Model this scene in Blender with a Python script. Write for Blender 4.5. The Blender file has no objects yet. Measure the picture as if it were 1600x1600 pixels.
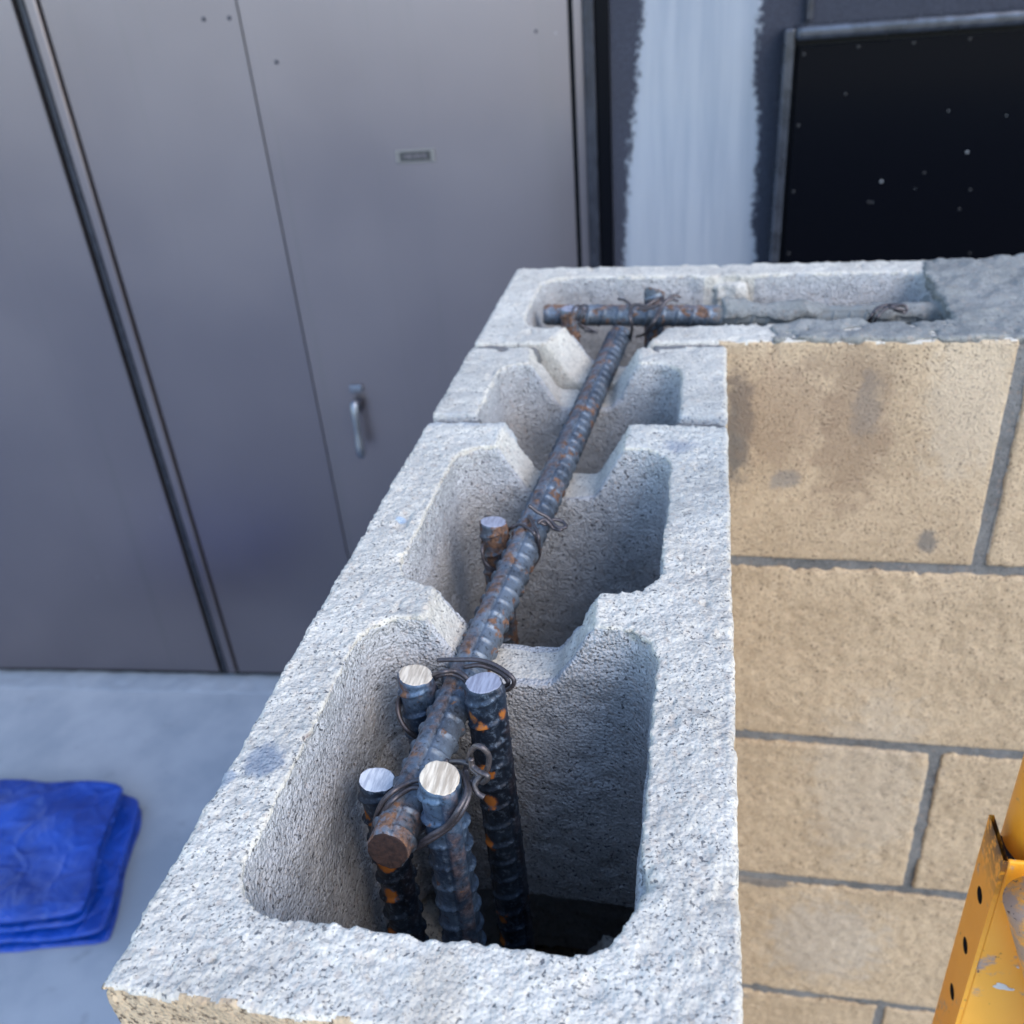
import bpy, bmesh, math, random
import numpy as np
from mathutils import Vector, Matrix
S = bpy.context.scene
COL = S.collection
PI = math.pi
rnd = random.Random(7)

# ---------------------------------------------------------------- camera, light, exposure
cam = bpy.data.cameras.new('camera'); camo = bpy.data.objects.new('camera', cam); COL.objects.link(camo)
camo.location = (0.17681, -0.14070, 0.26437)
camo.rotation_euler = (1.025920, 0.0759122, 0.1829717)
cam.sensor_width = 36; cam.lens = 32.873; cam.clip_start = .01; cam.clip_end = 400
cam.dof.use_dof = True; cam.dof.focus_distance = .370; cam.dof.aperture_fstop = 14.0
S.camera = camo
world = bpy.data.worlds.new('World'); S.world = world; world.use_nodes = True
wn = world.node_tree.nodes; wl = world.node_tree.links
sky = wn.new('ShaderNodeTexSky'); sky.sky_type = 'NISHITA'; sky.sun_disc = False
SUNDIR = Vector((-.60, .46, -.62)).normalized()      # direction the light travels
sky.sun_elevation = math.asin(-SUNDIR.z); sky.sun_rotation = math.atan2(-SUNDIR.x, -SUNDIR.y)
sky.dust_density = .4; sky.ozone_density = .8
wl.new(sky.outputs[0], wn['Background'].inputs[0]); wn['Background'].inputs[1].default_value = .15
sun = bpy.data.lights.new('sun', 'SUN'); suno = bpy.data.objects.new('sun', sun); COL.objects.link(suno)
sun.energy = .68; sun.angle = math.radians(38); sun.color = (1, .87, .72)
suno.rotation_euler = SUNDIR.to_track_quat('-Z', 'Y').to_euler(); suno.location = (4, -4, 6)
vs = S.view_settings; vs.view_transform = 'Standard'; vs.look = 'None'; vs.gamma = 1; vs.use_curve_mapping = False
vs.exposure = 1.7

# ---------------------------------------------------------------- node helpers
def mat(name):
    m = bpy.data.materials.new(name); m.use_nodes = True
    n = m.node_tree.nodes; b = n['Principled BSDF']
    return m, n, m.node_tree.links, b
def _in(l, sock, v):
    if isinstance(v, bpy.types.NodeSocket): l.new(v, sock)
    elif v is not None:
        if isinstance(v, (tuple, list)) and len(v) == 3 and sock.type == 'RGBA': v = (*v, 1)
        sock.default_value = v
def mixc(n, l, f, a, b, mode='MIX'):
    x = n.new('ShaderNodeMix'); x.data_type = 'RGBA'; x.blend_type = mode
    _in(l, x.inputs[0], f); _in(l, x.inputs[6], a); _in(l, x.inputs[7], b); return x.outputs[2]
def math_(n, l, op, a, b=None, clamp=False):
    x = n.new('ShaderNodeMath'); x.operation = op; x.use_clamp = clamp
    _in(l, x.inputs[0], a)
    if b is not None: _in(l, x.inputs[1], b)
    return x.outputs[0]
def ramp(n, l, v, a, b, lo=0., hi=1., smooth=True):
    x = n.new('ShaderNodeMapRange'); x.interpolation_type = 'SMOOTHSTEP' if smooth else 'LINEAR'
    _in(l, x.inputs[0], v); x.inputs[1].default_value = a; x.inputs[2].default_value = b
    x.inputs[3].default_value = lo; x.inputs[4].default_value = hi; return x.outputs[0]
def noise(n, l, co, scale, detail=3, rough=.5, dist=0.):
    x = n.new('ShaderNodeTexNoise'); _in(l, x.inputs['Vector'], co)
    x.inputs['Scale'].default_value = scale; x.inputs['Detail'].default_value = detail
    x.inputs['Roughness'].default_value = rough; x.inputs['Distortion'].default_value = dist; return x.outputs['Fac']
def voro(n, l, co, scale, feat='F1', out='Distance', rand=1.):
    x = n.new('ShaderNodeTexVoronoi'); x.feature = feat; _in(l, x.inputs['Vector'], co)
    x.inputs['Scale'].default_value = scale; x.inputs['Randomness'].default_value = rand; return x.outputs[out]
def coords(n, l, per_object=True):
    tc = n.new('ShaderNodeTexCoord'); 
    if not per_object: return tc.outputs['Object']
    oi = n.new('ShaderNodeObjectInfo'); vm = n.new('ShaderNodeVectorMath'); vm.operation = 'MULTIPLY_ADD'
    cb = n.new('ShaderNodeCombineXYZ')
    for k in range(3): l.new(oi.outputs['Random'], cb.inputs[k])
    vm.inputs[1].default_value = (7.3, 3.1, 5.7)
    l.new(cb.outputs[0], vm.inputs[0]); l.new(tc.outputs['Object'], vm.inputs[2]); return vm.outputs[0]
def bump(n, l, h, strength, dist, normal=None):
    x = n.new('ShaderNodeBump'); x.inputs['Strength'].default_value = strength; x.inputs['Distance'].default_value = dist
    _in(l, x.inputs['Height'], h)
    if normal is not None: l.new(normal, x.inputs['Normal'])
    return x.outputs[0]
def blob(n, l, pos, c, rx, ry, rz, warp=None):
    """1 inside an ellipsoid in world metres, fading out; warp (noise) makes its edge ragged"""
    s = n.new('ShaderNodeVectorMath'); s.operation = 'SUBTRACT'; l.new(pos, s.inputs[0]); s.inputs[1].default_value = c
    d = n.new('ShaderNodeVectorMath'); d.operation = 'DIVIDE'; l.new(s.outputs[0], d.inputs[0]); d.inputs[1].default_value = (rx, ry, rz)
    e = n.new('ShaderNodeVectorMath'); e.operation = 'LENGTH'; l.new(d.outputs[0], e.inputs[0])
    v = e.outputs['Value']
    if warp is not None: v = math_(n, l, 'ADD', v, warp)
    return ramp(n, l, v, 1.15, .55)

# ---------------------------------------------------------------- materials
def concrete(name, base, light, dark, face=False, wallstains=False, topstains=False, bk=.65, bdist=.0011):
    m, n, l, b = mat(name); co = coords(n, l)
    pos = n.new('ShaderNodeNewGeometry').outputs['Position']
    big = noise(n, l, co, 14, 4, .6); mid = noise(n, l, co, 90, 3, .6); fine = noise(n, l, co, 520, 3, .65)
    c = mixc(n, l, ramp(n, l, big, .3, .7), base, light)
    c = mixc(n, l, ramp(n, l, mid, .42, .68, 0, .5), c, light)
    g = voro(n, l, co, 420, 'F1', 'Color'); bw = n.new('ShaderNodeSeparateColor'); l.new(g, bw.inputs[0])
    c = mixc(n, l, ramp(n, l, bw.outputs[0], .5, 1, 0, .22), c, tuple(min(1, x * 1.35) for x in light))
    c = mixc(n, l, ramp(n, l, bw.outputs[1], .82, .92, 0, .16), c, dark)
    c = mixc(n, l, ramp(n, l, bw.outputs[2], .90, .97, 0, .18), c, (.42, .27, .18))
    p1 = ramp(n, l, noise(n, l, co, 390 if not face else 500, 2, .5), .352, .305)
    p2 = math_(n, l, 'MULTIPLY', ramp(n, l, noise(n, l, co, 780 if not face else 500, 2, .6), *((.415, .36) if not face else (.435, .385))), ramp(n, l, mid, .45, .60, .35, 1))
    p3 = ramp(n, l, noise(n, l, co, 140, 2, .5), *((.27, .23) if not face else (.22, .19)))
    pits = math_(n, l, 'MAXIMUM', math_(n, l, 'MAXIMUM', p1, p3), p2)
    c = mixc(n, l, math_(n, l, 'MULTIPLY', pits, .82), c, dark)
    wob = math_(n, l, 'MULTIPLY', math_(n, l, 'SUBTRACT', noise(n, l, pos, 70, 4, .65), .5), 1.6)
    if wallstains:
        for cc, r, col, a in (((.206, .537, -.075), (.012, .05, .055), (.10, .10, .10), .75),
                              ((.236, .537, -.060), (.045, .05, .050), (.26, .18, .12), .45),
                              ((.292, .537, -.075), (.030, .05, .075), (.22, .15, .10), .50),
                              ((.286, .537, -.020), (.040, .05, .020), (.25, .18, .12), .40),
                              ((.243, .537, -.118), (.014, .05, .010), (.16, .16, .16), .55),
                              ((.359, .537, -.172), (.009, .05, .012), (.12, .12, .12), .70),
                              ((.300, .537, -.052), (.012, .05, .030), (.17, .16, .15), .40),
                              ((.260, .537, -.613), (.040, .05, .007), (.12, .12, .12), .80),
                              ((.232, .537, -.822), (.025, .05, .007), (.12, .12, .12), .75)):
            c = mixc(n, l, math_(n, l, 'MULTIPLY', blob(n, l, pos, cc, *r, wob), a), c, col)
        c = mixc(n, l, math_(n, l, 'MULTIPLY', blob(n, l, pos, (.345, .537, -.45), .06, .05, .12, wob), .22), c, (.42, .40, .36))
        c = mixc(n, l, math_(n, l, 'MULTIPLY', blob(n, l, pos, (.33, .537, -.70), .07, .05, .08, wob), .35), c, (.40, .38, .35))
        c = mixc(n, l, math_(n, l, 'MULTIPLY', blob(n, l, pos, (.372, .537, -.05), .035, .05, .07, wob), .22), c, (.62, .56, .46))
    if topstains:
        for cc, r, col, a in (((.013, .096, .0), (.009, .010, .01), (.16, .20, .26), .75),
                              ((.002, .086, .0), (.005, .005, .01), (.24, .28, .33), .8),
                              ((.105, .012, .0), (.010, .018, .01), (.40, .33, .25), .35),
                              ((.026, .112, -.01), (.003, .003, .01), (.08, .03, .05), .8),
                              ((.017, .275, .0), (.0035, .0035, .01), (.30, .42, .55), .7),
                              ((.03, .40, -.01), (.05, .012, .02), (.22, .27, .34), .55),
                              ((.18, .402, -.01), (.05, .008, .02), (.18, .22, .28), .6),
                              ((.165, .368, -.01), (.012, .012, .02), (.16, .20, .28), .45)):
            c = mixc(n, l, math_(n, l, 'MULTIPLY', blob(n, l, pos, cc, *r, wob), a), c, col)
    l.new(c, b.inputs['Base Color']); b.inputs['Roughness'].default_value = .92
    b.inputs['Specular IOR Level'].default_value = .25
    v1 = voro(n, l, co, 620)
    h = math_(n, l, 'ADD', math_(n, l, 'MULTIPLY', v1, -.75), math_(n, l, 'MULTIPLY', fine, .6))
    h = math_(n, l, 'SUBTRACT', h, math_(n, l, 'MULTIPLY', pits, .9))
    l.new(bump(n, l, h, bk if not face else .7, bdist), b.inputs['Normal'])
    return m
M_block = concrete('block concrete', (.44, .408, .355), (.60, .56, .485), (.10, .10, .105), topstains=True)
M_core_shaded = concrete('shaded cell concrete', (.36, .355, .35), (.50, .49, .48), (.05, .05, .055), bk=.8, bdist=.0018)  # cell walls toned darker than the tops: recess shade put into the colour
M_face = concrete('tan block face', (.39, .292, .188), (.49, .375, .25), (.065, .045, .03), face=True, wallstains=True)
M_mortar = concrete('joint mortar', (.105, .105, .105), (.20, .197, .19), (.07, .07, .07))
M_grout = concrete('wet grout', (.185, .19, .18), (.265, .265, .25), (.10, .10, .095))

def steel(name, rust=.4, base_d=(.075, .090, .112), base_l=(.17, .20, .235), spots=False, mortar=False):
    m, n, l, b = mat(name); co = coords(n, l, True)
    tc = n.new('ShaderNodeTexCoord').outputs['Object']
    nz = noise(n, l, co, 110, 5, .65); n2 = noise(n, l, co, 420, 4, .7); n3 = noise(n, l, co, 45, 3, .6)
    c = mixc(n, l, ramp(n, l, n3, .35, .65), base_d, base_l)
    c = mixc(n, l, ramp(n, l, n2, .5, .75, 0, .75), c, (.20, .26, .33))
    c = mixc(n, l, ramp(n, l, n2, .46, .34, 0, .8), c, (.018, .02, .024))
    rf = ramp(n, l, math_(n, l, 'ADD', nz, math_(n, l, 'MULTIPLY', n3, .35)), .95 - rust * .5, 1.03 - rust * .5)
    # rust gathers on the long rib (vertex attribute)
    at = n.new('ShaderNodeAttribute'); at.attribute_name = 'rib'
    rf = math_(n, l, 'ADD', rf, math_(n, l, 'MULTIPLY', math_(n, l, 'MULTIPLY', at.outputs['Fac'], ramp(n, l, nz, .40, .58)), rust * 1.9), True)
    rc = mixc(n, l, ramp(n, l, n2, .35, .65), (.070, .034, .020), (.22, .10, .04))
    c = mixc(n, l, math_(n, l, 'MULTIPLY', rf, .9), c, rc)
    if spots:
        v = voro(n, l, tc, 62, 'F1', 'Distance'); vc = voro(n, l, tc, 62, 'F1', 'Color')
        s = n.new('ShaderNodeSeparateColor'); l.new(vc, s.inputs[0])
        q = math_(n, l, 'ADD', v, math_(n, l, 'MULTIPLY', math_(n, l, 'SUBTRACT', n2, .5), .35))
        sp = math_(n, l, 'MULTIPLY', ramp(n, l, q, .30, .20), ramp(n, l, s.outputs[0], .55, .6))
        c = mixc(n, l, sp, c, (.40, .13, .02)); rf = math_(n, l, 'MAXIMUM', rf, sp)
    if mortar:
        sx = n.new('ShaderNodeSeparateXYZ'); l.new(n.new('ShaderNodeNewGeometry').outputs['Position'], sx.inputs[0])
        mm = ramp(n, l, math_(n, l, 'ADD', sx.outputs[0], math_(n, l, 'MULTIPLY', nz, .03)), .196, .212)
        c = mixc(n, l, math_(n, l, 'MULTIPLY', mm, .85), c, (.19, .20, .19)); rf = math_(n, l, 'MAXIMUM', rf, mm)
    l.new(c, b.inputs['Base Color'])
    l.new(math_(n, l, 'MULTIPLY', math_(n, l, 'SUBTRACT', 1, rf, True), .40), b.inputs['Metallic'])
    l.new(ramp(n, l, rf, 0, 1, .46, .9), b.inputs['Roughness'])
    l.new(bump(n, l, math_(n, l, 'ADD', n2, math_(n, l, 'MULTIPLY', rf, .5)), .25, .0007), b.inputs['Normal'])
    return m
M_bar = steel('mill scale steel', .42); M_bar_blue = steel('blue mill scale steel', .30, (.03, .05, .085), (.09, .14, .21))
M_bar_dark = steel('dark spotted steel', .12, (.015, .022, .036), (.04, .06, .09), spots=True); M_bar_rust = steel('rusty steel', .62)
M_bar_mortar = steel('mortar splashed steel', .5, mortar=True)

def simple(name, col, rough=.5, metal=0., nscale=None, col2=None, bs=.1, bd=.001, spec=.5, stretch=None):
    m, n, l, b = mat(name); b.inputs['Roughness'].default_value = rough; b.inputs['Metallic'].default_value = metal
    b.inputs['Specular IOR Level'].default_value = spec
    b.inputs['Base Color'].default_value = (*col, 1)
    if nscale:
        co = coords(n, l)
        if stretch:
            mp = n.new('ShaderNodeMapping'); l.new(co, mp.inputs[0]); mp.inputs['Scale'].default_value = stretch; mp.inputs['Rotation'].default_value = (.3, .4, .5); co = mp.outputs[0]
        f = noise(n, l, co, nscale, 4, .6)
        l.new(mixc(n, l, ramp(n, l, f, .35, .65), col, col2 or col), b.inputs['Base Color'])
        l.new(bump(n, l, f, bs, bd), b.inputs['Normal'])
        l.new(ramp(n, l, f, .3, .7, rough * .85, min(1, rough * 1.2)), b.inputs['Roughness'])
    return m
M_cut_bright = simple('bright sawn steel', (.82, .82, .82), .45, .05, 700, (.50, .52, .56), .4, .0004, stretch=(1, .12, 1))
M_cut_warm = simple('warm ground steel', (.76, .65, .50), .5, .05, 600, (.42, .34, .25), .4, .0004, stretch=(1, .1, 1))
M_cut_grey = simple('grey sawn steel', (.42, .42, .48), .40, .2, 700, (.27, .27, .32), .4, .0004, stretch=(1, .12, 1))
M_cut_rust = simple('rusted end', (.022, .012, .010), .8, .0, 500, (.045, .022, .016), .4, .0006)
M_wire = simple('annealed wire', (.075, .068, .072), .42, .6, 900, (.12, .10, .10), .2, .0003)
M_chrome = simple('dull plated steel', (.22, .24, .28), .36, .9)
def door_paint():
    m, n, l, b = mat('grey door paint'); co = coords(n, l)
    a = noise(n, l, co, 2.2, 3, .5); f = noise(n, l, co, 420, 2, .6); g = noise(n, l, co, 9, 4, .7)
    c = mixc(n, l, ramp(n, l, a, .3, .7), (.222, .198, .215), (.247, .220, .235))
    c = mixc(n, l, ramp(n, l, g, .70, .80, 0, .10), c, (.2, .2, .22))
    vd = voro(n, l, co, 13); vc = n.new('ShaderNodeSeparateColor'); l.new(voro(n, l, co, 13, 'F1', 'Color'), vc.inputs[0])
    sp = math_(n, l, 'MULTIPLY', ramp(n, l, math_(n, l, 'ADD', vd, math_(n, l, 'MULTIPLY', f, .03)), .055, .03), ramp(n, l, vc.outputs[0], .80, .84))
    c = mixc(n, l, math_(n, l, 'MULTIPLY', sp, .6), c, (.45, .46, .50))
    st_ = n.new('ShaderNodeMapping'); l.new(co, st_.inputs[0]); st_.inputs['Scale'].default_value = (30, 1, .8)
    dr = noise(n, l, st_.outputs[0], 1., 4, .6); c = mixc(n, l, ramp(n, l, dr, .55, .75, 0, .25), c, (.20, .19, .19))
    l.new(c, b.inputs['Base Color']); b.inputs['Metallic'].default_value = .92
    l.new(ramp(n, l, a, .3, .8, .32, .37), b.inputs['Roughness'])
    l.new(bump(n, l, math_(n, l, 'ADD', math_(n, l, 'MULTIPLY', f, .12), a), .12, .004), b.inputs['Normal'])
    return m
M_door = door_paint()
M_trim = simple('dark painted trim', (.016, .018, .027), .38, .3, 60, (.026, .029, .042), .05, .0004)
M_gapblack = simple('black seal and hole shade', (.006, .006, .008), .9)  # black for seals; also stands for shade in the post's holes
M_black = simple('black enamel', (.0025, .003, .005), .30, 0, None, spec=.07)
M_blackframe = simple('black frame paint', (.085, .095, .12), .24, .55, 40, (.045, .05, .062), .1, .0006)
M_fleck = simple('white paint fleck', (.6, .62, .62), .6)
M_fleck2 = simple('grey dust fleck', (.22, .23, .24), .7)
M_rivet = simple('painted rivet', (.02, .02, .022), .5, .2)
def stucco():
    m, n, l, b = mat('dark stucco with primer'); tc = n.new('ShaderNodeTexCoord').outputs['Object']
    s = n.new('ShaderNodeSeparateXYZ'); l.new(tc, s.inputs[0])
    f = noise(n, l, tc, 420, 3, .7); w = noise(n, l, tc, 85, 6, .8); w2 = noise(n, l, tc, 7, 2, .5)
    base = mixc(n, l, ramp(n, l, f, .4, .65), (.013, .016, .028), (.045, .050, .074))
    wob = math_(n, l, 'ADD', math_(n, l, 'MULTIPLY', math_(n, l, 'SUBTRACT', w, .5), .060), math_(n, l, 'MULTIPLY', math_(n, l, 'SUBTRACT', w2, .5), .05))
    x = math_(n, l, 'ADD', s.outputs[0], wob)
    # the left edge wanders to the left lower down, the right edge to the right
    lft = math_(n, l, 'ADD', math_(n, l, 'MULTIPLY', ramp(n, l, s.outputs[2], -.35, .18, 0, 1, False), .042), 1.072)
    rgt = math_(n, l, 'ADD', math_(n, l, 'MULTIPLY', ramp(n, l, s.outputs[2], -.30, .18, 1, 0, False), .022), 1.314)
    inl = ramp(n, l, math_(n, l, 'SUBTRACT', x, lft), -.007, .007); inr = ramp(n, l, math_(n, l, 'SUBTRACT', rgt, x), -.007, .007)
    mk = math_(n, l, 'MULTIPLY', inl, inr)
    mk = math_(n, l, 'MULTIPLY', mk, ramp(n, l, math_(n, l, 'ADD', mk, math_(n, l, 'MULTIPLY', f, 1.6)), 1.05, 1.45))
    st = n.new('ShaderNodeMapping'); l.new(tc, st.inputs[0]); st.inputs['Scale'].default_value = (18, 1, 1.1)
    streak = noise(n, l, st.outputs[0], 1.5, 4, .6)
    pr = mixc(n, l, ramp(n, l, streak, .35, .65), (.21, .24, .285), (.27, .295, .335))
    pr = mixc(n, l, ramp(n, l, w, .58, .75, 0, .4), pr, (.17, .20, .26))
    l.new(mixc(n, l, mk, base, pr), b.inputs['Base Color']); b.inputs['Roughness'].default_value = .85
    h = math_(n, l, 'MULTIPLY', f, ramp(n, l, mk, 0, 1, 1, .35)); l.new(bump(n, l, h, .8, .003), b.inputs['Normal'])
    return m
M_stucco = stucco()
def slab_mat():
    m, n, l, b = mat('concrete slab'); tc = n.new('ShaderNodeTexCoord').outputs['Object']
    a = noise(n, l, tc, 3.2, 5, .6); c2 = noise(n, l, tc, 14, 4, .6); f = noise(n, l, tc, 260, 3, .7)
    c = mixc(n, l, ramp(n, l, a, .35, .65), (.195, .235, .285), (.27, .31, .36))
    c = mixc(n, l, ramp(n, l, c2, .6, .75, 0, .5), c, (.15, .17, .19))
    c = mixc(n, l, ramp(n, l, f, .62, .75, 0, .35), c, (.10, .10, .10))
    l.new(c, b.inputs['Base Color']); b.inputs['Roughness'].default_value = .75
    l.new(bump(n, l, f, .3, .002), b.inputs['Normal']); return m
M_slab = slab_mat()
def tarp_mat():
    m, n, l, b = mat('blue tarpaulin'); tc = coords(n, l)
    a = noise(n, l, tc, 9, 4, .6); v = voro(n, l, tc, 900, 'F1', 'Distance')
    c = mixc(n, l, ramp(n, l, a, .3, .7), (.001, .026, .21), (.002, .050, .36))
    c = mixc(n, l, ramp(n, l, noise(n, l, tc, 17, 4, .7), .60, .74, 0, .35), c, (.10, .16, .30))
    l.new(c, b.inputs['Base Color']); b.inputs['Roughness'].default_value = .30
    cw = n.new('ShaderNodeVectorMath'); cw.operation = 'MULTIPLY_ADD'; nw = n.new('ShaderNodeTexNoise'); nw.inputs['Scale'].default_value = 6; l.new(tc, nw.inputs['Vector']); l.new(nw.outputs['Color'], cw.inputs[0]); cw.inputs[1].default_value = (.12,) * 3; l.new(tc, cw.inputs[2])
    cr = ramp(n, l, voro(n, l, cw.outputs[0], 11, 'DISTANCE_TO_EDGE'), 0, .16)
    l.new(bump(n, l, math_(n, l, 'ADD', math_(n, l, 'MULTIPLY', v, .05), math_(n, l, 'ADD', math_(n, l, 'MULTIPLY', cr, -.22), noise(n, l, tc, 14, 4, .6, 1.))), .8, .014), b.inputs['Normal']); return m
M_tarp = tarp_mat()
def orange(name, worn):
    m, n, l, b = mat(name); tc = coords(n, l)
    f = noise(n, l, tc, 150, 5, .7); g = noise(n, l, tc, 38, 5, .7); k = noise(n, l, tc, 520, 3, .7); d = noise(n, l, tc, 12, 3, .6)
    c = mixc(n, l, ramp(n, l, d, .3, .7), (.84, .37, .022), (.90, .43, .045))
    c = mixc(n, l, ramp(n, l, g, .585 - worn * .19, .70 - worn * .17, 0, .85), c, (.30, .27, .27))
    c = mixc(n, l, ramp(n, l, math_(n, l, 'ADD', f, math_(n, l, 'MULTIPLY', g, .4)), .86, .93), c, (.055, .028, .02))
    c = mixc(n, l, ramp(n, l, k, .70 - worn * .10, .76 - worn * .10, 0, .9), c, (.62, .60, .56) if not worn else (.12, .10, .10))
    at = n.new('ShaderNodeAttribute'); at.attribute_name = 'edge'
    c = mixc(n, l, math_(n, l, 'MULTIPLY', at.outputs['Fac'], ramp(n, l, f, .40, .54)), c, (.05, .022, .018))
    l.new(c, b.inputs['Base Color']); b.inputs['Roughness'].default_value = .42
    l.new(bump(n, l, f, .25, .0008), b.inputs['Normal']); return m
M_orange = orange('orange scaffold paint', 0.); M_worn = orange('worn orange paint', 1.)

# ---------------------------------------------------------------- object helpers
def link(name, me, parent=None, m=None, loc=None):
    o = bpy.data.objects.new(name, me); COL.objects.link(o)
    if m is not None: me.materials.append(m)
    if parent is not None: o.parent = parent
    if loc is not None: o.location = loc
    return o
def thing(name, label, cat, loc=(0, 0, 0), rz=0, group=None):
    o = bpy.data.objects.new(name, None); COL.objects.link(o); o.location = loc; o.rotation_euler = (0, 0, rz)
    o.empty_display_size = .05
    return tag(o, label, cat, group)
def tag(o, label, cat, group=None):
    o['label'] = label; o['category'] = cat
    if group: o['group'] = group
    return o
def mesh_from(name, V, F, smooth=True):
    me = bpy.data.meshes.new(name); V = np.asarray(V, np.float32); F = np.asarray(F, np.int32)
    me.vertices.add(len(V)); me.vertices.foreach_set('co', V.ravel())
    k = F.shape[1]; me.loops.add(F.size); me.loops.foreach_set('vertex_index', F.ravel())
    me.polygons.add(len(F)); me.polygons.foreach_set('loop_start', np.arange(len(F), dtype=np.int32) * k)
    me.update(calc_edges=True); me.validate()
    me.polygons.foreach_set('use_smooth', np.full(len(me.polygons), smooth)); return me
def box(name, x0, x1, y0, y1, z0, z1, m, parent=None, bev=.0, seg=2):
    bm = bmesh.new(); bmesh.ops.create_cube(bm, size=1)
    for v in bm.verts:
        v.co = Vector(((x0 + x1) / 2 + v.co.x * (x1 - x0), (y0 + y1) / 2 + v.co.y * (y1 - y0), (z0 + z1) / 2 + v.co.z * (z1 - z0)))
    if bev: bmesh.ops.bevel(bm, geom=bm.edges[:], offset=bev, segments=seg, affect='EDGES', profile=.5)
    me = bpy.data.meshes.new(name); bm.to_mesh(me); bm.free()
    return link(name, me, parent, m)
def catmull(P, sub=8):
    P = [Vector(p) for p in P]; out = []
    Q = [P[0] * 2 - P[1]] + P + [P[-1] * 2 - P[-2]]
    for i in range(1, len(Q) - 2):
        a, b, c, d = Q[i - 1:i + 3]
        for k in range(sub):
            t = k / sub
            out.append(.5 * ((2 * b) + (c - a) * t + (2 * a - 5 * b + 4 * c - d) * t * t + (3 * b - a - 3 * c + d) * t ** 3))
    out.append(P[-1]); return out
def tube_data(P, r, seg=8, V=None, F=None):
    V = [] if V is None else V; F = [] if F is None else F; base = len(V)
    T = [(P[min(i + 1, len(P) - 1)] - P[max(i - 1, 0)]).normalized() for i in range(len(P))]
    nrm = T[0].orthogonal().normalized()
    for i, p in enumerate(P):
        nrm = (nrm - T[i] * nrm.dot(T[i])).normalized(); bi = T[i].cross(nrm)
        for k in range(seg):
            a = 2 * PI * k / seg; V.append(p + (nrm * math.cos(a) + bi * math.sin(a)) * r)
    for i in range(len(P) - 1):
        for k in range(seg):
            a = base + i * seg + k; b2 = base + i * seg + (k + 1) % seg; F.append((a, b2, b2 + seg, a + seg))
    for end in (0, len(P) - 1):
        V.append(P[end]); c = len(V) - 1; e = base + end * seg
        for k in range(0, seg, 2): 
            q = (c, e + k, e + (k + 1) % seg, e + (k + 2) % seg); F.append(q if end else q[::-1])
    return V, F

# ---------------------------------------------------------------- distance-field solids (rough concrete)
def hash3(i, j, k, s):
    with np.errstate(over='ignore'):
        h = (i.astype(np.uint32) * np.uint32(73856093)) ^ (j.astype(np.uint32) * np.uint32(19349663)) ^ (k.astype(np.uint32) * np.uint32(83492791)) ^ np.uint32(s * 2654435761 % 2**32)
        h = (h ^ (h >> np.uint32(15))) * np.uint32(2246822519); h = (h ^ (h >> np.uint32(13))) * np.uint32(3266489917)
        return ((h ^ (h >> np.uint32(16))) & np.uint32(0xffffff)).astype(np.float32) / np.float32(0xffffff)
def vnoise(P, s, seed=0):
    Q = P / s; I = np.floor(Q); f = (Q - I).astype(np.float32); f = f * f * (3 - 2 * f); I = I.astype(np.int32)
    r = 0
    for a in (0, 1):
        for b in (0, 1):
            for c in (0, 1):
                w = (f[:, 0] if a else 1 - f[:, 0]) * (f[:, 1] if b else 1 - f[:, 1]) * (f[:, 2] if c else 1 - f[:, 2])
                r = r + w * hash3(I[:, 0] + a, I[:, 1] + b, I[:, 2] + c, seed)
    return r
def cnoise(P, s, seed=0):
    """distance to the nearest of jittered grains, in units of s"""
    Q = (P / s).astype(np.float32); I = np.floor(Q).astype(np.int32); best = np.full(len(P), 9., np.float32)
    for a in (-1, 0, 1):
        for b in (-1, 0, 1):
            for c in (-1, 0, 1):
                i, j, k = I[:, 0] + a, I[:, 1] + b, I[:, 2] + c
                h = hash3(i, j, k, seed); h2 = (h * 977.) % 1.; h3 = (h * 7919.) % 1.
                d = (Q[:, 0] - i - h) ** 2 + (Q[:, 1] - j - h2) ** 2 + (Q[:, 2] - k - h3) ** 2
                np.minimum(best, d, out=best)
    return np.sqrt(best)
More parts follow.
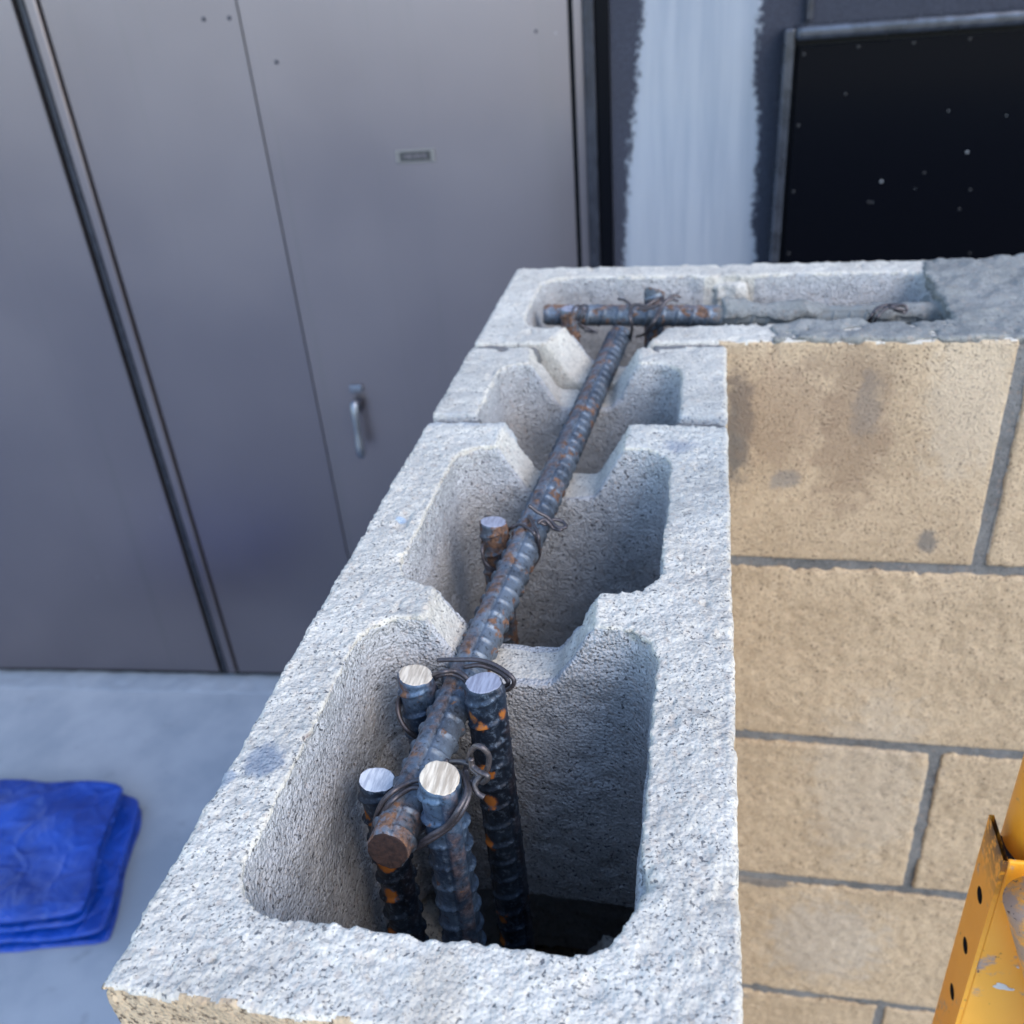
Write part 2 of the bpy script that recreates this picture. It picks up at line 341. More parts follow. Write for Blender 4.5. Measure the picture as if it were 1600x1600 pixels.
def surface_nets(fn, lo, hi, h, rough):
    """fn(X,Y,Z)->signed distance; rough(P)->offset added near the surface. returns verts, quads"""
    lo = np.array(lo) - 2.5 * h; n = np.ceil((np.array(hi) + 2.5 * h - lo) / h).astype(int) + 1
    ax = [(lo[k] + np.arange(n[k]) * h).astype(np.float32) for k in range(3)]
    d = fn(ax[0][:, None, None], ax[1][None, :, None], ax[2][None, None, :]).astype(np.float32)
    d = np.ascontiguousarray(np.broadcast_to(d, tuple(n)))
    if not d.flags.writeable: d = d.copy()
    I = np.argwhere(np.abs(d) < 2.8 * h + .0016)
    P = np.stack([ax[k][I[:, k]] for k in range(3)], 1)
    d[I[:, 0], I[:, 1], I[:, 2]] += rough(P).astype(np.float32)
    s = d < 0
    c = s[:-1, :-1, :-1].astype(np.int8)
    for a in (0, 1):
        for b in (0, 1):
            for e in (0, 1):
                if a or b or e: c = c + s[a:n[0] - 1 + a, b:n[1] - 1 + b, e:n[2] - 1 + e]
    act = np.argwhere((c > 0) & (c < 8)); idx = np.full(c.shape, -1, np.int32); idx[act[:, 0], act[:, 1], act[:, 2]] = np.arange(len(act))
    acc = np.zeros((len(act), 3), np.float32); cnt = np.zeros(len(act), np.float32)
    cor = [(a, b, e) for a in (0, 1) for b in (0, 1) for e in (0, 1)]
    val = {q: d[act[:, 0] + q[0], act[:, 1] + q[1], act[:, 2] + q[2]] for q in cor}
    for q in cor:
        for k in range(3):
            if q[k] == 0:
                r = list(q); r[k] = 1; r = tuple(r); va, vb = val[q], val[r]; m = (va < 0) != (vb < 0)
                t = np.where(m, va / np.where(m, va - vb, 1), 0)
                p = np.array(q, np.float32)[None, :].repeat(len(act), 0); p[:, k] += t
                acc += p * m[:, None]; cnt += m
    V = lo + (act + acc / cnt[:, None]) * h
    F = []
    for k in range(3):
        k1, k2 = (k + 1) % 3, (k + 2) % 3
        sl0 = [slice(None)] * 3; sl1 = [slice(None)] * 3; sl0[k] = slice(0, -1); sl1[k] = slice(1, None)
        a, b = s[tuple(sl0)], s[tuple(sl1)]; E = np.argwhere(a != b)
        E = E[(E[:, k1] > 0) & (E[:, k2] > 0) & (E[:, k1] < n[k1] - 1) & (E[:, k2] < n[k2] - 1)]
        ins = s[E[:, 0], E[:, 1], E[:, 2]]
        def g(d1, d2):
            J = E.copy(); J[:, k1] += d1; J[:, k2] += d2; return idx[J[:, 0], J[:, 1], J[:, 2]]
        Q = np.stack([g(-1, -1), g(0, -1), g(0, 0), g(-1, 0)], 1)
        Q[~ins] = Q[~ins][:, ::-1]; F.append(Q)
    return V, np.concatenate(F)
def rrect(X, Y, x0, x1, y0, y1, r):
    qx = np.abs(X - (x0 + x1) / 2) - (x1 - x0) / 2 + r; qy = np.abs(Y - (y0 + y1) / 2) - (y1 - y0) / 2 + r
    return np.hypot(np.maximum(qx, 0), np.maximum(qy, 0)) + np.minimum(np.maximum(qx, qy), 0) - r
def rbox(X, Y, Z, b, r):
    q = [np.abs(A - (b[2 * k] + b[2 * k + 1]) / 2) - (b[2 * k + 1] - b[2 * k]) / 2 + r for k, A in enumerate((X, Y, Z))]
    return np.sqrt(np.maximum(q[0], 0) ** 2 + np.maximum(q[1], 0) ** 2 + np.maximum(q[2], 0) ** 2) + np.minimum(np.maximum(np.maximum(q[0], q[1]), q[2]), 0) - r
def block_fn(bounds, cells=(), notches=(), r=.0022):
    def fn(X, Y, Z):
        d = rbox(X, Y, Z, bounds, r)
        for (x0, x1, y0, y1, rr) in cells: d = np.maximum(d, -(rrect(X, Y, x0, x1, y0, y1, rr) - .0025 * np.clip(1 + (Z - bounds[5]) / .03, 0, 1)))
        for (axis, a0, a1, t0, t1, b0, b1, dep, skew) in notches:
            A, B = (Y, X) if axis == 'y' else (X, Y)      # the web spans a0..a1 along A; opening along B
            Bs = B - skew * (A - a0) / (a1 - a0); k = dep / (b0 - t0); k2 = dep / (t1 - b1); ztop = bounds[5]
            e1 = (t0 - Bs) * k + (ztop - Z) ; e1 = e1 / np.sqrt(1 + k * k)
            e2 = (Bs - t1) * k2 + (ztop - Z); e2 = e2 / np.sqrt(1 + k2 * k2)
            e3 = (ztop - dep) - Z
            sm = .004
            w = np.maximum(np.maximum(e1, e2), e3)
            w = w + sm * .35 * np.exp(-np.abs(np.maximum(e1, e2) - e3) / sm)
            w = np.maximum(w, np.maximum(a0 - .012 - A, A - a1 - .012))
            d = np.maximum(d, -w)
        return d
    return fn
def block_rough(bounds, faces, amp=1., seed=0, fine=True):
    """faces: exposed smooth planes as (axis, value); tops, ends and cell walls are coarser"""
    zt = bounds[5]
    def fn(P):
        smooth = np.zeros(len(P), np.float32)
        for (k, v) in faces:
            if k == 2: continue
            smooth = np.maximum(smooth, np.clip(1 - np.abs(P[:, k] - v) / .004, 0, 1) * np.clip((zt - .001 - P[:, 2]) / .003, 0, 1))
        P = P + seed * .37
        top = np.clip(1 + (P[:, 2] - seed * .37 - zt) / .03, .35, 1)
        wv = (vnoise(P, .028, 1) - .5) * .0012 + (vnoise(P, .009, 2) - .5) * .0013
        if fine:
            g = (cnoise(P, .0030, 3) - .45) * .0014 + (vnoise(P, .0020, 4) - .5) * .0010
            q = vnoise(P, .006, 6); g = g + np.clip(q - .78, 0, 1) * .012 + np.clip(vnoise(P, .013, 8) - .78, 0, 1) * .022
            out = wv + g * top
        else: out = wv + (vnoise(P, .0045, 4) - .5) * .0024
        return out * amp * (1 - .72 * smooth)
    return fn
def make_block(name, bounds, cells, notches, faces, h, loc=(0, 0, 0), parent=None, seed=0, fine=True, amp=1., lower=False):
    V, F = surface_nets(block_fn(bounds, cells, notches), bounds[::2], bounds[1::2], h, block_rough(bounds, faces, amp, seed, fine))
    me = mesh_from(name, V, F); o = link(name, me, parent, M_block); me.materials.append(M_face); me.materials.append(M_core_shaded)
    C = V[F].mean(1); mi = np.full(len(F), 1 if lower else 0, np.int32)
    jag = (vnoise(C + .11, .007, 9) - .5) * .005
    for (k, v) in faces: mi[(np.abs(C[:, k] - v) < .0019) & (C[:, 2] < bounds[5] - (.0055 if k == 0 else .0012) + jag) & ((k != 1) | (v != YC) | (C[:, 0] > .190))] = 1
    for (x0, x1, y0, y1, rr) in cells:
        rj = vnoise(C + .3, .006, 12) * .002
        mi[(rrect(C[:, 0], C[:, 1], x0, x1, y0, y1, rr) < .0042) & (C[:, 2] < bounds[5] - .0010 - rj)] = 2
    me.polygons.foreach_set('material_index', mi[:len(me.polygons)]); o.location = loc
    return o

# ---------------------------------------------------------------- ground
ZG = -1.415
g_bm = bmesh.new()
def quad(bm, a, b, c, d): bm.faces.new([bm.verts.new(p) for p in (a, b, c, d)])
quad(g_bm, (-90, -90, ZG), (90, -90, ZG), (90, 90, ZG), (-90, 90, ZG))
me = bpy.data.meshes.new('ground'); g_bm.to_mesh(me); g_bm.free()
link('ground', me, None, M_slab)['kind'] = 'structure'
th = .06889
# door pad: a thin strip of slab before the doors, with an open joint
def heightgrid(name, x0, x1, y0, y1, step, fz, m, parent=None):
    nx = int((x1 - x0) / step) + 1; ny = int((y1 - y0) / step) + 1
    X, Y = np.meshgrid(np.linspace(x0, x1, nx), np.linspace(y0, y1, ny), indexing='ij')
    P = np.stack([X.ravel(), Y.ravel(), np.zeros(X.size)], 1); P[:, 2] = fz(P)
    i = np.arange(nx * ny).reshape(nx, ny)
    F = np.stack([i[:-1, :-1].ravel(), i[1:, :-1].ravel(), i[1:, 1:].ravel(), i[:-1, 1:].ravel()], 1)
    return link(name, mesh_from(name, P, F), parent, m)
pad = heightgrid('pavement', -2.6, 1.5, -.062, .02, .006,
   lambda P: ZG + .002 * np.clip((P[:, 1] + .060 + .006 * (vnoise(P, .05, 3) - .5)) / .006, -.5, 1) + (vnoise(P, .02, 5) - .5) * .003, M_slab)
pad.location = (-1.06, 1.645, 0); pad.rotation_euler.z = th; pad['kind'] = 'structure'

# ---------------------------------------------------------------- block wall
H = .2032; B = .194; YC = .537; YT = .731
wall = thing('block_wall', 'L-shaped unfinished concrete block wall with open cells and tan faces', 'block wall')
c1 = [(.0285, .1595, .0325, .1885, .020), (.0315, .1585, .2185, .3615, .020)]
web = lambda y0, y1, sk=0.: ('y', y0, y1, .0520, .1330, .0730, .1130, .0365, sk)
make_block('concrete_block', (0, .194, 0, .397, -B, 0), c1, [web(.1885, .2185), web(.3615, .397)],
           [(0, 0.), (1, 0.), (0, .194)], .00115, parent=wall, seed=1)
cutp = make_block('concrete_block', (0, .194, .4065, .527, -B, .0005), [(.0335, .161, .39, .4925, .018)], [web(.4925, .527, -.004)],
           [(0, 0.), (0, .194)], .0021, parent=wall, seed=2)
make_block('concrete_block', (0, .397, YC, YT, -B, 0), [(.034, .182, .5735, .6965, .020), (.215, .362, .5735, .6965, .020)],
           [('y', YC, .5735, .0570, .1380, .0800, .1160, .034, .013), ('x', .182, .215, .5735, .6965, .5740, .6960, .10, 0.)],
           [(0, 0.), (1, YC), (1, YT)], .0021, parent=wall, seed=3)
make_block('concrete_block', (.4065, .8035, YC, YT, -B, 0), [], [], [(1, YC), (1, YT)], .003, parent=wall, seed=4, fine=False)
# second course under the open cells is hollow too
stub = make_block('concrete_block', (0, .194, 0, .324, -B, 0), [(.0315, .1595, .0325, .145, .020), (.0315, .1595, .178, .290, .020)],
           [web(.145, .178)], [(0, 0.), (1, 0.), (0, .194)], .0030, loc=(0, 0, -H), parent=wall, seed=5, fine=False)
make_block('concrete_block', (0, .194, .334, YT, -B, 0), [(.0315, .1595, .37, .515, .020), (.0315, .1595, .55, .697, .020)],
           [web(.515, .55)], [(0, 0.), (0, .194), (1, YT)], .0030, loc=(0, 0, -H), parent=wall, seed=6, fine=False)
full = make_block('concrete_block', (0, .397, 0, .194, -.1922, 0), [], [], [(1, 0.), (1, .194), (0, 0.), (0, .397)], .0026, loc=(.204, YC, -H), parent=wall, seed=7, fine=False, lower=True, amp=1.7)
full2 = make_block('concrete_block', (0, .397, 0, .194, -.1922, 0), [], [], [(1, 0.), (1, .194), (0, 0.), (0, .397)], .0026, loc=(0, YC, -2 * H), parent=wall, seed=8, fine=False, lower=True, amp=1.7)
def rep(src, loc, rz=0):
    o = src.copy(); COL.objects.link(o); o.parent = wall; o.location = loc; o.rotation_euler.z = rz; return o
MJ = .4065
k = 0
for row in range(7):
    z = -row * H
    # long leg to the right, running bond
    for i in range(-1 if row % 2 == 0 else 0, 4):
        if row % 2 == 0: x0 = (i + 1) * MJ
        else: x0 = .204 + i * MJ
        if row == 0 and i < 1: continue
        if (row, round(x0, 3)) in ((1, .204), (2, 0.)): continue
        k += 1
        if k % 3: rep((full, full2)[k % 2], (x0, YC, z))
        else: rep((full, full2)[k % 2], (x0 + .397, YT, z), PI)
    # short leg towards the camera
    if row < 2: continue
    if row % 2 == 1:
        rep(full, (.194, .334, z), PI / 2); rep(stub, (0, 0, z))
    else:
        rep(full2, (.194, 0, z), PI / 2); rep(cutp, (0, 0, z))
# mortar: recessed sheets inside the shells and pads across the open head joints
def sheet(fn_pos, ulen, vlo, vhi, step, seed):
    nu = int(ulen / step) + 1; nv = int((vhi - vlo) / step) + 1
    U, Vv = np.meshgrid(np.linspace(0, ulen, nu), np.linspace(vlo, vhi, nv), indexing='ij')
    P = np.stack([U.ravel(), Vv.ravel(), np.full(U.size, seed * .5)], 1)
    off = .0026 + (vnoise(P, .03, seed) - .5) * .0024 + (vnoise(P, .006, seed + 1) - .5) * .0020
    i = np.arange(nu * nv).reshape(nu, nv); F = np.stack([i[:-1, :-1].ravel(), i[1:, :-1].ravel(), i[1:, 1:].ravel(), i[:-1, 1:].ravel()], 1)
    return fn_pos(P[:, 0], P[:, 1], off), F
sh = [sheet(lambda u, v, o: np.stack([.188 + u, YC + o, v], 1), 1.62, -1.41, -.004, .0042, 21),
      sheet(lambda u, v, o: np.stack([.002 + u, YT - o, v], 1), 1.8, -1.41, -.004, .012, 23),
      sheet(lambda u, v, o: np.stack([.003 + u, 0 * u + o + .0003, v], 1), .188, -1.41, -.006, .005, 25),
      sheet(lambda u, v, o: np.stack([o, .004 + u, v], 1), .723, -1.41, -.006, .008, 27),
      sheet(lambda u, v, o: np.stack([.194 - o, .004 + u, v], 1), .535, -1.41, -.006, .008, 29)]
V = []; F = []; nb = 0
for v_, f_ in sh: V.append(v_); F.append(f_ + nb); nb += len(v_)
link('mortar', mesh_from('mortar', np.concatenate(V), np.concatenate(F)), wall, M_mortar)
def lump(name, fn, lo, hi, h, m, amp=1., seed=3):
    r = lambda P: ((vnoise(P, .016, seed) - .5) * .004 + (vnoise(P, .006, seed + 1) - .5) * .0022 + (vnoise(P, .0028, seed + 2) - .5) * .0014) * amp
    V, F = surface_nets(fn, lo, hi, h, r); return link(name, mesh_from(name, V, F), wall, m)
def pads(X, Y, Z):
    bs = [(.002, .033, .390, .410, -.19, -.0045), (.161, .192, .390, .410, -.19, -.0050), (.002, .052, .521, .541, -.19, -.0035), (.140, .1925, .521, .541, -.19, -.0030)]
    d = None
    for b in bs:
        e = rbox(X, Y, Z, b, .002); d = e if d is None else np.minimum(d, e)
    return d
lump('mortar', pads, (0, .385, -.06), (.195, .545, .0), .0021, M_mortar, .7)

# grout poured into the long leg
def grout_fn(X, Y, Z):
    t = np.clip((X - .185) / .185, 0, 1)
    floor = -.062 + .022 * t
    north = np.clip((Y - .634) / .02, 0, 1) * .012 * np.clip((X - .19) / .03, 0, 1)
    bank = np.clip((X - .350) / .034, 0, 1); bank = bank * bank * (3 - 2 * bank)
    top = (floor + north) * (1 - bank) + .0025 * bank
    # trough left along the bar
    tr = np.exp(-((Y - .5980) / .0215) ** 6) * .070 * np.clip((.352 - X) / .012, 0, 1) * np.clip((X - .200) / .01, 0, 1)
    bed = np.maximum((Z - (top - tr)) * .7, np.maximum(.186 - X, np.maximum(.571 - Y, Y - .7285)))
    over = np.maximum(np.abs(Z + .0035) - .0065, rrect(X, Y, .3615, 1.6, .5405, .7235, .012))
    over = np.minimum(over, np.maximum(np.abs(Z - .0003) - .0030, rrect(X, Y, .412, 1.6, .5365, .7300, .008)))
    smear = np.maximum(np.abs(Z - .0) - .0026, rrect(X, Y, .228, .372, .5375, .5745, .004))
    smear2 = np.maximum(np.abs(Z - .0) - .0020, rrect(X, Y, .3600, .46, .5395, .7260, .010) )
    coat = np.hypot(Y - .6300, Z + .0115 + (X - .2) * .02) - (.0097 + .0014 * np.sin(X * 70) ** 2 - .0042 * np.exp(-((X - .288) / .020) ** 4)); coat = np.maximum(coat, np.maximum(.193 - X, X - .42)); coat = np.maximum(coat, np.where(X < .348, np.minimum(.628 - Y, -.0135 - Z), -1.))
    web_ = rbox(X, Y, Z, (.180, .212, .686, .705, -.1, -.006), .004)
    return np.minimum(np.minimum(np.minimum(bed, over), np.minimum(smear, smear2)), np.minimum(coat, web_ + 9))
lump('grout', grout_fn, (.184, .535, -.095), (.90, .735, .008), .0021, M_grout, 1.25, 11)
# broken centre web left standing on the far shell
lump('broken_web', lambda X, Y, Z: rbox(X, Y, Z, (.186, .214, .6905, .704, -.16, -.006), .004), (.18, .68, -.1), (.22, .70, 0), .002, M_block, 1.6, 17)

# ---------------------------------------------------------------- reinforcing bars
def rebar(label, p0, p1, m, cutm, r=.0083, pitch=.0128, tilt=(0, 0), spin=0., rough_end=0., group='steel reinforcing bars in the block cells', slope=.25, mind=.0016):
    """p0: sawn end that shows; p1: other end"""
    p0 = Vector(p0); p1 = Vector(p1); ax = (p1 - p0); L = ax.length; ax.normalize()
    ref = Vector((0, 1, 0)) if abs(ax.z) > .7 else Vector((0, 0, 1))
    u = (ref - ax * ref.dot(ax)).normalized(); v = ax.cross(u)
    nth = 84; LD = L if L < .43 or 'lying' in label and 'long' in label else .24
    if abs(ax.z) > .7: LD = .24
    ns = int(LD / .0008); s = np.concatenate([np.linspace(0, LD, ns), [L] if L > LD + 1e-6 else []])
    a = np.linspace(0, 2 * PI, nth, endpoint=False)
    Sg, A = np.meshgrid(s, a, indexing='ij')
    rib_l = np.maximum(np.exp(-(np.abs(np.angle(np.exp(1j * (A - PI / 2 - spin)))) / .40) ** 10), np.exp(-(np.abs(np.angle(np.exp(1j * (A + PI / 2 - spin)))) / .40) ** 10))
    side = np.cos(A - spin)
    ph = (Sg + .0028 * slope * 4 * np.sin(A - spin) + np.where(side > 0, 0, pitch * .5)) / pitch
    tr = np.clip(np.cos(2 * PI * ph), 0, 1) ** 8 * np.clip((np.abs(side) - .30) * 4, 0, 1) * np.clip((Sg - .0012) / .002, 0, 1)
    wob = np.array([rnd.uniform(-1, 1) for _ in range(6)])
    gro = np.exp(-((np.angle(np.exp(1j * (A - PI / 2 - spin))) - .47) / .07) ** 2)
    R = r + .0012 * rib_l * (.45 + .55 * np.clip(Sg / .003, 0, 1)) - (.0009 if abs(ax.z) < .7 else .0003) * gro * np.clip(Sg / .004, 0, 1) + mind * np.maximum(tr, 0) * 1. + .00005 * (wob[0] * np.sin(A * 3 + wob[1] * 6) + wob[2] * np.sin(Sg * 300 + A * 2))
    P3 = np.stack([Sg.ravel(), A.ravel() * .004, A.ravel() * 0], 1); R = R + ((vnoise(P3, .0011, 5) - .5) * .00013).reshape(R.shape)
    # the sawn end: its plane leans, its rim is a little ragged
    S2 = Sg + (np.clip(1 - Sg / .012, 0, 1)) * (tilt[0] * np.cos(A) + tilt[1] * np.sin(A)) * r
    R[0] -= .0005; R[0] += np.array([rnd.uniform(-.00012, .00006) for _ in range(nth)])
    U = np.array(u)[None, None]; W = np.array(v)[None, None]
    P = np.array(p0)[None, None] + S2[..., None] * np.array(ax)[None, None] + R[..., None] * (np.cos(A)[..., None] * U + np.sin(A)[..., None] * W)
    n0 = len(s); i = np.arange(n0 * nth).reshape(n0, nth); j = np.roll(i, -1, 1)
    F = np.stack([i[:-1].ravel(), i[1:].ravel(), j[1:].ravel(), j[:-1].ravel()], 1)
    Pv = P.reshape(-1, 3)
    root = thing('rebar', label, 'rebar', tuple(p0), 0, group)
    me = mesh_from('bar', Pv - np.array(p0), F); o = link('bar', me, root, m)
    at = me.attributes.new('rib', 'FLOAT', 'POINT'); at.data.foreach_set('value', np.clip(rib_l * .8 + rough_end * np.clip((.020 - Sg) / .006, 0, 1), 0, 1).ravel().astype(np.float32))
    # end face
    rim = P[0]; c = rim.mean(0); rings = [rim + (c - rim) * t - np.array(ax) * (.00025 * min(1, t * 12)) for t in (0, .06, .5)]
    Vc = np.concatenate(rings + [c[None] - np.array(ax) * .0002]); Fc = []
    tri = []
    bm = bmesh.new(); vs_ = [bm.verts.new(Vector(q) - p0) for q in Vc]
    for q in range(nth):
        q2 = (q + 1) % nth
        for r_ in range(2): bm.faces.new((vs_[r_ * nth + q], vs_[r_ * nth + q2], vs_[(r_ + 1) * nth + q2], vs_[(r_ + 1) * nth + q]))
        bm.faces.new((vs_[2 * nth + q], vs_[2 * nth + q2], vs_[-1]))
    bmesh.ops.recalc_face_normals(bm, faces=bm.faces[:])
    me2 = bpy.data.meshes.new('cut_end'); bm.to_mesh(me2); bm.free()
    for pl in me2.polygons: pl.use_smooth = False
    link('cut_end', me2, root, cutm)
    return root
rebar('long rusty blue rebar lying along the block notches with a rusted cut end', (.0650, .0805, -.0265), (.1068, .6200, -.0270), M_bar, M_cut_rust, r=.0084, pitch=.0105, spin=-PI / 2 - .30, tilt=(.15, .1), slope=.1, rough_end=1.)
rebar('upright rebar with bright white sawn top, leftmost in the near cell', (.0484, .1177, -.030), (.0450, .1190, -.45), M_bar_dark, M_cut_bright, r=.0078, tilt=(.1, .1), spin=.5)
rebar('upright rebar with pale scored top in front of the long lying bar', (.0851, .0950, .000), (.0800, .0990, -.45), M_bar_blue, M_cut_warm, r=.0080, tilt=(-.08, .12), spin=.9)
rebar('upright dark rebar with orange rust spots right of the lying bar', (.0890, .1540, -.005), (.0930, .1535, -.45), M_bar_dark, M_cut_grey, r=.0079, tilt=(.05, -.05), spin=.2)
rebar('upright rebar with tan sawn top left of the lying bar', (.0535, .1670, -.015), (.0520, .1700, -.45), M_bar_blue, M_cut_warm, r=.0079, tilt=(.05, .12), spin=.3)
rebar('upright rebar streaked with orange rust standing in the second cell', (.0622, .3020, -.0170), (.0610, .3020, -.45), M_bar_rust, M_cut_grey, r=.0076, tilt=(.1, .05), spin=.4)
rebar('horizontal crossing rebar with blue sheen running into the grey grout', (.0415, .6320, -.0120), (.450, .6295, -.0180), M_bar_mortar, M_cut_rust, r=.0083, pitch=.0125, spin=1.9)
rebar('upright rebar with orange stripe before the crossing bar in the corner', (.0665, .6110, .001), (.0660, .6110, -.45), M_bar_rust, M_cut_grey, r=.0076, spin=1.2)
rebar('upright dark rebar stub behind the crossing bar at the corner', (.1350, .6500, .003), (.1340, .6480, -.45), M_bar_rust, M_cut_rust, r=.0076, tilt=(.5, .2))

